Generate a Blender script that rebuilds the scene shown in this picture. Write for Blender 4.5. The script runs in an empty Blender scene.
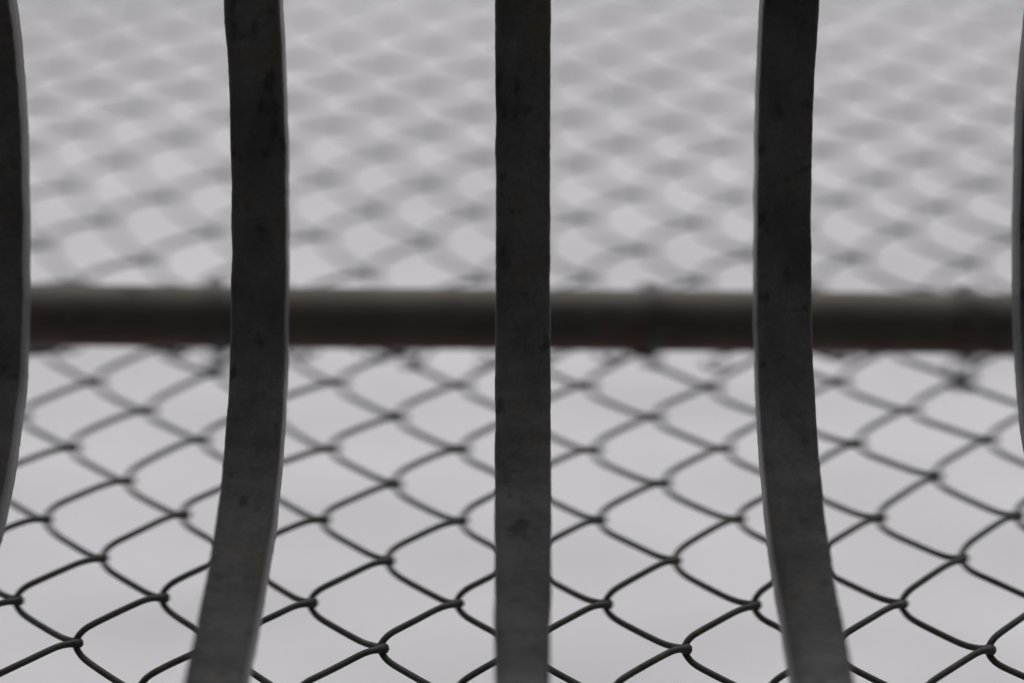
import bpy, bmesh, math, random
import numpy as np
from mathutils import Vector, Matrix
random.seed(7)
S = bpy.context.scene
C = S.collection
# ------------------------------------------------------------------ camera
W, H = 1024, 683
LENS = 75.0
F = W * LENS / 36.0                    # focal length in pixels
PITCH = math.radians(29)
CAM = Vector((0, 0, 3.2))
cd = bpy.data.cameras.new('camera'); cam = bpy.data.objects.new('camera', cd); C.objects.link(cam)
cam.location = CAM; cam.rotation_euler = (math.radians(90) - PITCH, 0, 0)
cd.lens = LENS; cd.sensor_width = 36; cd.clip_end = 500; cd.clip_start = 0.02
S.camera = cam
FWD = Vector((0, math.cos(PITCH), -math.sin(PITCH)))
UP = Vector((0, math.sin(PITCH), math.cos(PITCH)))
RT = Vector((1, 0, 0))
def at(px, py, Z):
    return CAM + FWD*Z + RT*((px-512)*Z/F) + UP*((341.5-py)*Z/F)
CW = 0.071                              # width of one diamond of the netting
def s_of(y): return 0.1025*(y+833)
def plane_pt(px, py): return at(px, py, F*CW/s_of(py))
FOCUS = F*CW/152.0
cd.dof.use_dof = True; cd.dof.focus_distance = F*CW/153.3
cd.dof.aperture_fstop = (LENS/1000.0)/0.0275
cd.dof.aperture_ratio = 0.45          # oval iris opening, wider than tall
# ------------------------------------------------------------------ helpers
def mesh_obj(name, verts, faces, mat, parent=None, smooth=True):
    me = bpy.data.meshes.new(name); me.from_pydata([tuple(v) for v in verts], [], faces)
    me.validate(); me.update()
    if smooth:
        for p in me.polygons: p.use_smooth = True
    me.materials.append(mat)
    o = bpy.data.objects.new(name, me); C.objects.link(o)
    if parent:
        o.parent = parent
        o.matrix_parent_inverse = Matrix.Translation(-parent.location)
    return o
def sweep(path, r, n, verts, faces, closed=False):
    base = len(verts); N = len(path)
    t0 = (path[1]-path[0]).normalized()
    a = t0.orthogonal().normalized()
    for i, p in enumerate(path):
        if closed: t = (path[(i+1) % N]-path[i-1]).normalized()
        else: t = (path[min(i+1, N-1)]-path[max(i-1, 0)]).normalized()
        a = (a - t*a.dot(t)).normalized(); b = t.cross(a)
        rr = r[i] if isinstance(r, list) else r
        for k in range(n):
            th = 2*math.pi*k/n
            verts.append(p + (a*math.cos(th)+b*math.sin(th))*rr)
    for i in range(N if closed else N-1):
        j = (i+1) % N
        for k in range(n):
            faces.append((base+i*n+k, base+i*n+(k+1) % n, base+j*n+(k+1) % n, base+j*n+k))
    if not closed:
        faces.append(tuple(base+k for k in range(n))[::-1])
        faces.append(tuple(base+(N-1)*n+k for k in range(n)))
def interp(y, tab):
    ys = [t[0] for t in tab]; vs = [t[1] for t in tab]
    # smooth (Catmull-Rom like) interpolation
    if y <= ys[0]: return vs[0] + (y-ys[0])*(vs[1]-vs[0])/(ys[1]-ys[0])
    if y >= ys[-1]: return vs[-1] + (y-ys[-1])*(vs[-1]-vs[-2])/(ys[-1]-ys[-2])
    for i in range(len(ys)-1):
        if ys[i] <= y <= ys[i+1]:
            h = ys[i+1]-ys[i]; u = (y-ys[i])/h
            def m(k):
                k0, k1 = max(k-1, 0), min(k+1, len(ys)-1)
                return (vs[k1]-vs[k0])/(ys[k1]-ys[k0])
            m0, m1 = m(i)*h, m(i+1)*h
            return ((2*u**3-3*u*u+1)*vs[i] + (u**3-2*u*u+u)*m0 + (-2*u**3+3*u*u)*vs[i+1] + (u**3-u*u)*m1)
# ------------------------------------------------------------------ materials
def new_mat(name):
    m = bpy.data.materials.new(name); m.use_nodes = True
    nt = m.node_tree; bs = nt.nodes['Principled BSDF']
    return m, nt, bs
def N(nt, typ, **kw):
    n = nt.nodes.new(typ)
    for k, v in kw.items():
        if k in n.inputs.keys(): n.inputs[k].default_value = v
        else: setattr(n, k, v)
    return n
def ramp(nt, fac, stops):
    r = nt.nodes.new('ShaderNodeValToRGB'); e = r.color_ramp.elements
    while len(e) < len(stops): e.new(0.5)
    for i, (p, c) in enumerate(stops):
        e[i].position = p; e[i].color = (*c, 1)
    nt.links.new(fac, r.inputs[0]); return r
def metal_paint(name, base, dark, warm, rough=(0.38, 0.6), scale=1.0, bump=0.0006):
    m, nt, bs = new_mat(name); L = nt.links
    tc = N(nt, 'ShaderNodeTexCoord'); 
    mp = N(nt, 'ShaderNodeMapping'); mp.inputs['Scale'].default_value = (scale, scale, scale*0.6)
    L.new(tc.outputs['Object'], mp.inputs[0])
    big = N(nt, 'ShaderNodeTexNoise', Scale=26.0, Detail=6.0, Roughness=0.62)
    fine = N(nt, 'ShaderNodeTexNoise', Scale=420.0, Detail=4.0, Roughness=0.7)
    spot = N(nt, 'ShaderNodeTexNoise', Scale=95.0, Detail=3.0, Roughness=0.55)
    warmn = N(nt, 'ShaderNodeTexNoise', Scale=38.0, Detail=5.0, Roughness=0.6)
    for n_ in (big, fine, spot, warmn): L.new(mp.outputs[0], n_.inputs['Vector'])
    r1 = ramp(nt, big.outputs['Fac'], [(0.36, dark), (0.62, base)])
    rw = ramp(nt, warmn.outputs['Fac'], [(0.56, (0, 0, 0)), (0.72, (1, 1, 1))])
    mx = N(nt, 'ShaderNodeMix', data_type='RGBA'); L.new(rw.outputs[0], mx.inputs[0])
    L.new(r1.outputs[0], mx.inputs[6]); mx.inputs[7].default_value = (*warm, 1)
    rs = ramp(nt, spot.outputs['Fac'], [(0.29, (0.25, 0.25, 0.25)), (0.40, (1, 1, 1))])
    m2 = N(nt, 'ShaderNodeMix', data_type='RGBA', blend_type='MULTIPLY'); m2.inputs[0].default_value = 1
    L.new(mx.outputs[2], m2.inputs[6]); L.new(rs.outputs[0], m2.inputs[7])
    rf = ramp(nt, fine.outputs['Fac'], [(0.3, (0.75, 0.75, 0.75)), (0.7, (1.2, 1.2, 1.2))])
    m3 = N(nt, 'ShaderNodeMix', data_type='RGBA', blend_type='MULTIPLY'); m3.inputs[0].default_value = 1
    L.new(m2.outputs[2], m3.inputs[6]); L.new(rf.outputs[0], m3.inputs[7])
    L.new(m3.outputs[2], bs.inputs['Base Color'])
    rr = N(nt, 'ShaderNodeMapRange'); L.new(big.outputs['Fac'], rr.inputs['Value'])
    rr.inputs['To Min'].default_value = rough[1]; rr.inputs['To Max'].default_value = rough[0]
    L.new(rr.outputs[0], bs.inputs['Roughness'])
    ad = N(nt, 'ShaderNodeMath', operation='ADD'); L.new(fine.outputs['Fac'], ad.inputs[0]); L.new(spot.outputs['Fac'], ad.inputs[1])
    bp = N(nt, 'ShaderNodeBump'); bp.inputs['Distance'].default_value = bump; bp.inputs['Strength'].default_value = 0.6
    L.new(ad.outputs[0], bp.inputs['Height']); L.new(bp.outputs[0], bs.inputs['Normal'])
    return m
M_BAR = metal_paint('bar_paint', (0.086, 0.086, 0.0865), (0.034, 0.034, 0.0345), (0.078, 0.062, 0.042), rough=(0.34, 0.52), bump=0.00025)
M_WIRE = metal_paint('wire_coating', (0.034, 0.040, 0.036), (0.022, 0.026, 0.023), (0.060, 0.055, 0.034), rough=(0.75, 0.9), scale=2.0, bump=0.0002)
M_RAIL = metal_paint('rail_paint', (0.084, 0.076, 0.060), (0.066, 0.058, 0.046), (0.11, 0.06, 0.048), rough=(0.7, 0.85), bump=0.0004)
M_TIE = metal_paint('tie_wire_metal', (0.09, 0.092, 0.088), (0.05, 0.05, 0.048), (0.10, 0.05, 0.04), bump=0.0002)
# rust along the underside of the pipe
nt = M_RAIL.node_tree; bs = nt.nodes['Principled BSDF']
old = bs.inputs['Base Color'].links[0].from_socket
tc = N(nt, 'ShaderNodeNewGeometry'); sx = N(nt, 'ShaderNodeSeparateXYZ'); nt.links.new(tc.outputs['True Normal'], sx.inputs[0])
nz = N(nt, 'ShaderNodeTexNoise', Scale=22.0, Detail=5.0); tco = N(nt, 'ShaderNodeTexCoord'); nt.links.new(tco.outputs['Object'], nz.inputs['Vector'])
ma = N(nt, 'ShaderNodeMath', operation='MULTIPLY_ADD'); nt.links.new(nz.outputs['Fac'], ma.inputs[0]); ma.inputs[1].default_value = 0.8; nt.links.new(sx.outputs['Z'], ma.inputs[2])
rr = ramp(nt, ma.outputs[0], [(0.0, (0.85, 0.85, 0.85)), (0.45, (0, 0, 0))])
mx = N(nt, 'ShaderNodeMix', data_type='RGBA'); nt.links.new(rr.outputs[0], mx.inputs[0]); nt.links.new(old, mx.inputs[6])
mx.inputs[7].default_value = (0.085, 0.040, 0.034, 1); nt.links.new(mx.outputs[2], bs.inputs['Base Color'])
# snow
M_SNOW, nt, bs = new_mat('snow')
tc = N(nt, 'ShaderNodeTexCoord')
mp = N(nt, 'ShaderNodeMapping'); mp.inputs['Rotation'].default_value = (0, 0, 0.6); mp.inputs['Scale'].default_value = (1.0, 3.0, 1.0)
nt.links.new(tc.outputs['Object'], mp.inputs[0])
n1 = N(nt, 'ShaderNodeTexNoise', Scale=1.1, Detail=6.0, Roughness=0.6); nt.links.new(mp.outputs[0], n1.inputs['Vector'])
r = ramp(nt, n1.outputs['Fac'], [(0.34, (0.65, 0.642, 0.672)), (0.66, (0.82, 0.808, 0.836))])
nt.links.new(r.outputs[0], bs.inputs['Base Color']); bs.inputs['Roughness'].default_value = 0.85
n2 = N(nt, 'ShaderNodeTexNoise', Scale=30.0, Detail=8.0, Roughness=0.7); nt.links.new(tc.outputs['Object'], n2.inputs['Vector'])
bp = N(nt, 'ShaderNodeBump'); bp.inputs['Distance'].default_value = 0.02; bp.inputs['Strength'].default_value = 0.5
nt.links.new(n2.outputs['Fac'], bp.inputs['Height']); nt.links.new(bp.outputs[0], bs.inputs['Normal'])
# ------------------------------------------------------------------ ground
from mathutils import noise as mn
def ground():
    verts, faces = [], []
    xs = [-200, -90, -45, -22] + [-14+0.28*i for i in range(101)] + [22, 45, 90, 200]
    ys = [-60, -25, -12] + [-6+0.28*i for i in range(120)] + [36, 50, 80, 140, 260]
    for y in ys:
        for x in xs:
            z = 0.10*mn.noise(Vector((x*0.35, y*0.35, 0))) + 0.035*mn.noise(Vector((x*1.3+5, y*1.3, 3)))
            if abs(x) > 20 or y > 34 or y < -10: z = 0
            verts.append((x, y, z))
    n = len(xs)
    for j in range(len(ys)-1):
        for i in range(n-1):
            faces.append((j*n+i, j*n+i+1, (j+1)*n+i+1, (j+1)*n+i))
    o = mesh_obj('snow_ground', verts, faces, M_SNOW); o['kind'] = 'structure'; o['label'] = 'pale snow covered ground far below the netting, out of focus'
ground()
# ------------------------------------------------------------------ railing
rail_root = bpy.data.objects.new('railing', None); C.objects.link(rail_root)
D_TAB = [(-260, 292), (-120, 281), (0, 270.5), (100, 265), (200, 263.2), (300, 263.2), (380, 265), (440, 269), (500, 274.5), (560, 283), (643, 298.5), (683, 307), (760, 326), (860, 355)]
S_TAB = [(-260, 1.085), (-120, 1.045), (0, 1.02), (120, 1.004), (230, 1.0), (340, 1.004), (440, 1.021), (560, 1.051), (683, 1.09), (760, 1.125), (860, 1.185)]
rail_root.location = at(523, 860, FOCUS/interp(860, S_TAB))
rail_root['label'] = 'dark iron railing of five curved flat bars in front of the wire netting'
rail_root['category'] = 'railing'
DEPTH = 0.0180
def make_bar(k):
    WID_TAB = [(-260, 57), (0, 56), (200, 54.5), (440, 56), (560, 57), (683, 59 if k else 55.5), (860, 60)]
    ys = list(np.arange(-258, 860, 4.0))
    cen = []
    for y in ys:
        Z = FOCUS/interp(y, S_TAB)
        xc = 523 + k*interp(y, D_TAB) + ((-1.5-2.0*max(0.0, (y-440)/243.0)) if k else 0)
        if k == 0 and y > 600: xc -= 0.5
        cen.append((at(xc, y, Z), Z, y))
    verts, faces = [], []
    e = 0.0013
    ring = None
    for i, (p, Z, y) in enumerate(cen):
        t = (cen[min(i+1, len(cen)-1)][0]-cen[max(i-1, 0)][0]).normalized()   # runs downward
        side = (RT - t*RT.dot(t)).normalized()
        nrm = side.cross(t).normalized()
        if nrm.dot(FWD) > 0: nrm = -nrm                # towards the viewer's side
        hw = interp(y, WID_TAB)*Z/F/2
        def wob(s): # hammered, chipped edges
            return 0.00045*mn.noise(Vector((y*0.03+s*17, k*7.3, s))) + 0.00022*mn.noise(Vector((y*0.16+s*5, k*3.1, s+9)))
        l, rr_ = -hw+wob(1), hw+wob(2)
        dz = 0.0003*mn.noise(Vector((y*0.05, k*2.0, 4)))
        d = DEPTH
        bow = 0.0004
        prof = [(l+e, dz), (l*0.5, dz+bow), (0, dz+bow*1.2), (rr_*0.5, dz+bow), (rr_-e, dz), (rr_-0.3*e, dz-0.3*e), (rr_, -e),
                (rr_, -d*0.5), (rr_, -d+e), (rr_-e, -d), (0, -d), (l+e, -d), (l, -d+e), (l, -d*0.5), (l, -e), (l+0.3*e, dz-0.3*e)]
        n = len(prof)
        for (a_, b_) in prof: verts.append(p + side*a_ + nrm*b_)
        if i:
            b0, b1 = (i-1)*n, i*n
            for q in range(n):
                faces.append((b0+q, b0+(q+1) % n, b1+(q+1) % n, b1+q))
    faces.append(tuple(range(n))); faces.append(tuple(range((len(cen)-1)*n, len(cen)*n))[::-1])
    o = mesh_obj('bar', verts, faces, M_BAR, rail_root)
    bm = bmesh.new(); bm.from_mesh(o.data); bmesh.ops.recalc_face_normals(bm, faces=bm.faces); bm.to_mesh(o.data); bm.free()
    return o
for k in (-2, -1, 0, 1, 2): make_bar(k)
# ------------------------------------------------------------------ netting lattice fitted from measured knots
LOW = {0: [(-3, 75, 642), (-1, 381, 649), (1, 685, 650), (3, 989, 651)],
 1: [(-3.5, 17.6, 600.7), (-2.5, 161.7, 596.5), (-1.5, 311, 603), (-.5, 457.5, 603), (.5, 605.6, 603), (1.5, 752, 605.5), (2.5, 900.5, 604.8)],
 2: [(-3, 102, 558.5), (-1, 388, 561.4), (1, 675.5, 560.2), (3, 961.4, 559)],
 3: [(-3.5, 46.4, 520.3), (-2.5, 184, 512.8), (-1.5, 322.7, 521), (-.5, 461, 520.6), (.5, 599.8, 520.4), (1.5, 740.4, 519.2), (2.5, 879, 519.2), (3.5, 1018.4, 514.5)],
 4: [(-3, 127.7, 482.5), (-1, 395.4, 484.1), (1, 665.4, 482.3), (3, 937.5, 475.2)],
 5: [(-3.5, 73.8, 446.6), (-2.5, 203.9, 437.3), (-1.5, 332.8, 448.5), (-.5, 463.4, 449.4), (.5, 595, 449.7), (1.5, 726.3, 448.3), (2.5, 859, 443.1), (3.5, 990.2, 437.3)],
 6: [(-4, 24.6, 418.5), (-3, 150, 412.7), (-1, 401.2, 416.9), (1, 657.2, 417.8), (3, 915.2, 410.3)],
 7: [(-3.5, 99.6, 382.2), (-2.5, 220, 369), (-1.5, 341.5, 384.5), (-.5, 464.5, 385.7), (.5, 590, 387.6), (1.5, 714.6, 388.7), (2.5, 843, 381.7), (3.5, 966, 377)],
 8: [(-3, 164, 349), (1, 649, 354)]}
UPP = {-1: [(-4.5, 49.3, 238.4), (-3.5, 160.6, 259.5), (-1.5, 373, 271), (-.5, 481, 273.6)],
 0: [(-4, 112.6, 217.3), (-3, 219, 228), (-2, 325, 231.4), (-1, 434, 236), (1, 648, 243), (3, 863.7, 250), (4, 971.5, 254.8)],
 1: [(-4.5, 72.7, 177.5), (-3.5, 177, 195), (-1.5, 382.5, 205.6), (-.5, 485.6, 208), (.5, 594, 212.6), (1.5, 699.4, 217.3), (3.5, 910.6, 226.7)],
 2: [(-5, 34, 140.6), (-4, 132.5, 156.4), (-2, 335.6, 175), (-1, 441, 177.5), (1, 645.5, 189), (2, 739, 191.6), (3, 852, 194), (4, 955, 201)],
 3: [(-4.5, 90.3, 126.6), (-1.5, 394, 151.7), (.5, 591.6, 158.7), (1.5, 692.3, 165.8), (3.5, 894, 172.8), (4.5, 997, 175)],
 4: [(-5, 49.3, 100.8), (-4, 150, 100.8), (-2, 349.7, 121.9), (-1, 443.4, 126.6), (1, 636, 142), (3, 838, 147), (4, 938.7, 151.7)],
 5: [(-4.5, 111.4, 83.2), (-1.5, 396.5, 103), (3.5, 885, 126.6), (4.5, 978.5, 130)],
 6: [(-5, 70, 64.5), (-2, 349.7, 79.7), (-1, 443.4, 82), (4, 922, 109)],
 7: [(3.5, 870.7, 86.7), (4.5, 964.5, 86.7)], 8: [(4, 910.5, 69)], 9: [(3.5, 859, 49), (4.5, 945.7, 49)]}
P0 = plane_pt(512, 650); P1 = plane_pt(512, 250)
U = (P1-P0).normalized()                 # away from the viewer, in the netting's plane
NRM = RT.cross(U).normalized()           # upwards, out of the plane
if NRM.dot(FWD) > 0: NRM = -NRM
def ab(px, py):
    d = plane_pt(px, py)-P0
    return d.dot(RT), d.dot(U)
def proj_y(p):
    d = p-CAM
    return 341.5 - d.dot(UP)/d.dot(FWD)*F
class Lattice:
    def __init__(s, data, sig, gain, jit=0.0):
        s.jit = jit
        s.c = []; s.t = []
        for row, lst in data.items():
            for (c, x, y) in lst:
                s.c.append((c, row)); s.t.append(ab(x, y))
        s.c = np.array(s.c, float); s.t = np.array(s.t)
        A = np.c_[s.c, np.ones(len(s.c))]
        s.M, *_ = np.linalg.lstsq(A, s.t, rcond=None)
        s.res = s.t - A @ s.M; s.sig = sig; s.gain = gain
        print('lattice', s.M.tolist(), 'rms', float(np.sqrt((s.res**2).mean())))
    def pt(s, c, row):
        base = np.array([c, row, 1.0]) @ s.M
        d2 = (s.c[:, 0]-c)**2 + ((s.c[:, 1]-row)*0.5)**2
        w = np.exp(-d2/(2*s.sig**2))
        off = (w[:, None]*s.res).sum(0)/(w.sum()+0.15) * s.gain
        a, b = base+off
        j = s.jit
        a += j*mn.noise(Vector((c*0.9, row*0.45, 2.0))); b += j*mn.noise(Vector((c*0.9+40, row*0.45, 7.0)))
        return P0 + RT*float(a) + U*float(b)
WR = 0.00160; AMP = 0.0046
def wire_path(lat, c_right, r0, r1, parity, zoff=0.0, step=20, amp=AMP, fall=0.24):
    """one flattened spiral: right bends at column c_right on rows of this parity, left bends half a column left"""
    pts = []; rads = []
    OV = 0.0013
    r = r0
    while r < r1:
        right_going = ((r - parity) % 2) != 0          # row r is a left bend -> heading right
        kl = 0.045+0.015*random.uniform(-1, 1); fl = fall+0.05*random.uniform(-1, 1); bow = 0.0008*random.uniform(-1, 1); jr = random.uniform(-1, 1)
        for q in range(step):
            u = q/step
            u = 0.5-0.5*math.copysign(abs(math.cos(math.pi*u))**0.8, math.cos(math.pi*u))
            v = u if right_going else 1-u
            x = (v - kl*(1-math.exp(-v/0.055)))/(1-kl) - 0.022*math.exp(-((1-v)/0.04)**2)
            if not right_going: x = 1-x
            f = (1-v)/fl; g = v/0.13
            z = amp*(f/(1+f**5)**0.2)*(g/(1+g**4)**0.25) + bow*math.sin(math.pi*v)
            wr = 0.5+2*OV/CW
            if right_going: c = c_right-0.5-OV/CW+x*wr; zz = z
            else: c = c_right+OV/CW-x*wr; zz = -z
            p = lat.pt(c+0.012, r+u) + NRM*(zz+zoff)
            pts.append(p)
            d = u if not right_going else 1-u           # 0 at the right bend
            rads.append(WR*(1+(0.6+0.25*jr)*math.exp(-(d/0.06)**2)))
        r += 1
    return pts, rads
def net(name, lat, cols, r0, r1, par, zoff, parent, label, knuckle_low=False, knuckle_high=False):
    verts, faces = [], []
    for c in cols:
        # rows of integer columns are even in the lower net; par shifts it
        parity = (par + (0 if abs(c-round(c)) < .1 else 1)) % 2
        path, rad_ = wire_path(lat, c, r0, r1, parity, zoff, amp=AMP*(1.55 if knuckle_low else 1.0), fall=0.42 if knuckle_low else 0.24)
        def hook(end, d, s):
            rad = 0.0046+0.0016*random.random(); out = []
            sd = RT*s
            for q in range(1, 11):
                th = q/10*math.radians(250+40*random.random())
                out.append(end + d*(rad*math.sin(th)) + sd*(rad*(1-math.cos(th))*0.8) + NRM*(0.0009*q*(1 if s > 0 else -1)*0.5))
            return out
        if knuckle_high:
            lim = random.uniform(335, 349)
            while proj_y(path[-1]) < lim: path.pop(); rad_.pop()
            d = (path[-1]-path[-2]).normalized(); path += hook(path[-1], (U*0.8+d*0.5).normalized(), 1 if random.random() < .6 else -1)
        if knuckle_low:
            lim = random.uniform(350, 365) if path[0].x < 0.21 else random.uniform(343, 350); k0 = 0
            while proj_y(path[k0]) > lim: k0 += 1
            path = path[k0:]; rad_ = rad_[k0:]
            d = (path[0]-path[1]).normalized(); path = hook(path[0], (-U*0.8+d*0.5).normalized(), 1 if random.random() < .6 else -1)[::-1] + path
        # light hand-made irregularity
        sd = random.random()*50
        path = [p + RT*(0.0005*mn.noise(Vector((i*0.05, sd, 0)))) + NRM*(0.0008*mn.noise(Vector((i*0.03, sd, 5)))) for i, p in enumerate(path)]
        if knuckle_high: rad_ = rad_ + [WR]*(len(path)-len(rad_))
        if knuckle_low: rad_ = [WR]*(len(path)-len(rad_)) + rad_
        sweep(path, rad_, 9, verts, faces)
    o = mesh_obj(name, verts, faces, M_WIRE, parent); o['label'] = label
    return o
fence = bpy.data.objects.new('chain_link_fence', None); C.objects.link(fence)
fence.location = plane_pt(512, 318)
fence['label'] = 'dark green chain-link netting stretched behind the bars, tied to a round horizontal pipe'
fence['category'] = 'fence'
lowL = Lattice(LOW, 0.38, 1.0, 0.0012); uppL = Lattice(UPP, 0.45, 0.95, 0.006)
net('wire_mesh', lowL, [c*0.5 for c in range(-14, 15)], -6, 9, 0, 0.0, fence,
    'near netting panel, sharply seen at the bottom, its hooked top edge ending under the pipe', knuckle_high=True)
net('wire_mesh', uppL, [c*0.5 for c in range(-18, 19)], -5, 26, 0, -0.004, fence,
    'far netting panel beyond the pipe, strongly blurred', knuckle_low=True)
# ------------------------------------------------------------------ pipe and ties
RP = 0.0177
def pipe_c(px, off=0.0):
    py = 314.5 + (px-30)*(323-313)/970.0
    zl = 1.226 + (px-30)*(1.246-1.226)/970.0
    return at(px, py, zl)
A, B = pipe_c(30), pipe_c(1000)
dirp = (B-A).normalized(); ctr = (A+B)/2
vs, fs = [], []
path = [ctr + dirp*(x*0.02) + UP*(0.0006*mn.noise(Vector((x*0.06, 0, 0)))) for x in range(-70, 71)]
sweep(path, RP, 40, vs, fs)
mesh_obj('top_rail', vs, fs, M_RAIL, fence)
def tie(px, drop, loops, rust=False):
    c = pipe_c(px); vs, fs = [], []
    u1 = NRM; u2 = dirp.cross(NRM).normalized()
    R = RP+WR*1.4
    p = []
    for q in range(int(40*loops)+1):
        th = -0.5+2*math.pi*q/40
        p.append(c + (u1*math.cos(th)+u2*math.sin(th))*R + dirp*(0.0036*q/40))
    # tail that drops to hold the netting: an open loop below the pipe in the picture
    base = c - UP*(RP+0.001) - FWD*0.002
    rad = drop/2
    loop = []
    for q in range(26):
        th = math.pi/2 + 2*math.pi*q/25*0.97
        loop.append(base - UP*rad*0.9 + RT*(rad*0.62*math.cos(th)) + UP*(rad*math.sin(th)) + FWD*0.0002*q)
    sweep(p, WR*1.7, 8, vs, fs)
    sweep(loop, WR*1.05, 8, vs, fs)
    tw = []
    for q in range(24):
        th = q*1.1
        tw.append(base - UP*(rad*1.75) + RT*(0.0024*math.cos(th)) - UP*(0.0018*math.sin(th)) + FWD*(0.0006*q-0.006))
    sweep(tw, WR*0.8, 7, vs, fs)
    # twisted stub on top
    st = [c + UP*(RP+0.0002*q) + RT*(0.0016*math.cos(q*0.9)-0.004) + U*(0.0016*math.sin(q*0.9)) for q in range(22)]
    sweep(st, WR*0.8, 7, vs, fs)
    mesh_obj('tie_wire', vs, fs, M_TIE, fence)
tie(962, 0.021, 2.2); tie(216, 0.011, 1.6); tie(652, 0.008, 1.3)
# ------------------------------------------------------------------ unseen wall added behind the viewer to keep the bar fronts dark
M_SHADE_WALL = metal_paint('shade_wall_grey', (0.10, 0.097, 0.095), (0.08, 0.078, 0.075), (0.09, 0.08, 0.07), rough=(0.85, 0.95), scale=0.05, bump=0.003)
def shade_wall():
    bm = bmesh.new()
    def box(x0, x1, y0, y1, z0, z1):
        v = [bm.verts.new((x, y, z)) for x in (x0, x1) for y in (y0, y1) for z in (z0, z1)]
        for f in ((0, 1, 3, 2), (4, 6, 7, 5), (0, 4, 5, 1), (2, 3, 7, 6), (0, 2, 6, 4), (1, 5, 7, 3)): bm.faces.new([v[i] for i in f])
    box(-5, 5, -1.3, -0.9, -0.3, 6.2)
    box(-5.3, 5.3, -1.5, -0.35, 6.2, 6.4)
    bmesh.ops.recalc_face_normals(bm, faces=bm.faces)
    me = bpy.data.meshes.new('shade_wall'); bm.to_mesh(me); bm.free(); me.materials.append(M_SHADE_WALL)
    o = bpy.data.objects.new('shade_wall', me); C.objects.link(o)
    o['label'] = 'added unseen grey wall with eaves behind the viewer, shading the bar fronts'; o['category'] = 'shade_wall'
shade_wall()
# ------------------------------------------------------------------ light
w = bpy.data.worlds.new('World'); S.world = w; w.use_nodes = True
nt = w.node_tree; bg = nt.nodes['Background']
sky = nt.nodes.new('ShaderNodeTexSky'); sky.sky_type = 'NISHITA'; sky.sun_disc = False
SUN_EL, SUN_AZ = 45.0, 4.0      # degrees; azimuth from straight ahead of the camera (+Y), to the right
sky.sun_elevation = math.radians(SUN_EL); sky.sun_rotation = math.radians(SUN_AZ)
sky.air_density = 1.0; sky.dust_density = 6.0; sky.ozone_density = 1.0
hs = nt.nodes.new('ShaderNodeHueSaturation'); hs.inputs['Saturation'].default_value = 0.18
nt.links.new(sky.outputs[0], hs.inputs['Color']); nt.links.new(hs.outputs[0], bg.inputs[0])
bg.inputs[1].default_value = 0.10
sl = bpy.data.lights.new('sun', 'SUN'); sun = bpy.data.objects.new('sun', sl); C.objects.link(sun)
sl.energy = 0.62; sl.angle = math.radians(25); sl.color = (1.0, 0.985, 0.97)
el, az = math.radians(SUN_EL), math.radians(SUN_AZ)
dsun = Vector((math.sin(az)*math.cos(el), math.cos(az)*math.cos(el), math.sin(el)))
sun.rotation_euler = dsun.to_track_quat('Z', 'Y').to_euler()
S.render.engine = 'CYCLES'
S.render.resolution_x, S.render.resolution_y = W, H
vsn = S.view_settings; vsn.view_transform = 'Standard'; vsn.look = 'None'; vsn.gamma = 1; vsn.exposure = -0.09
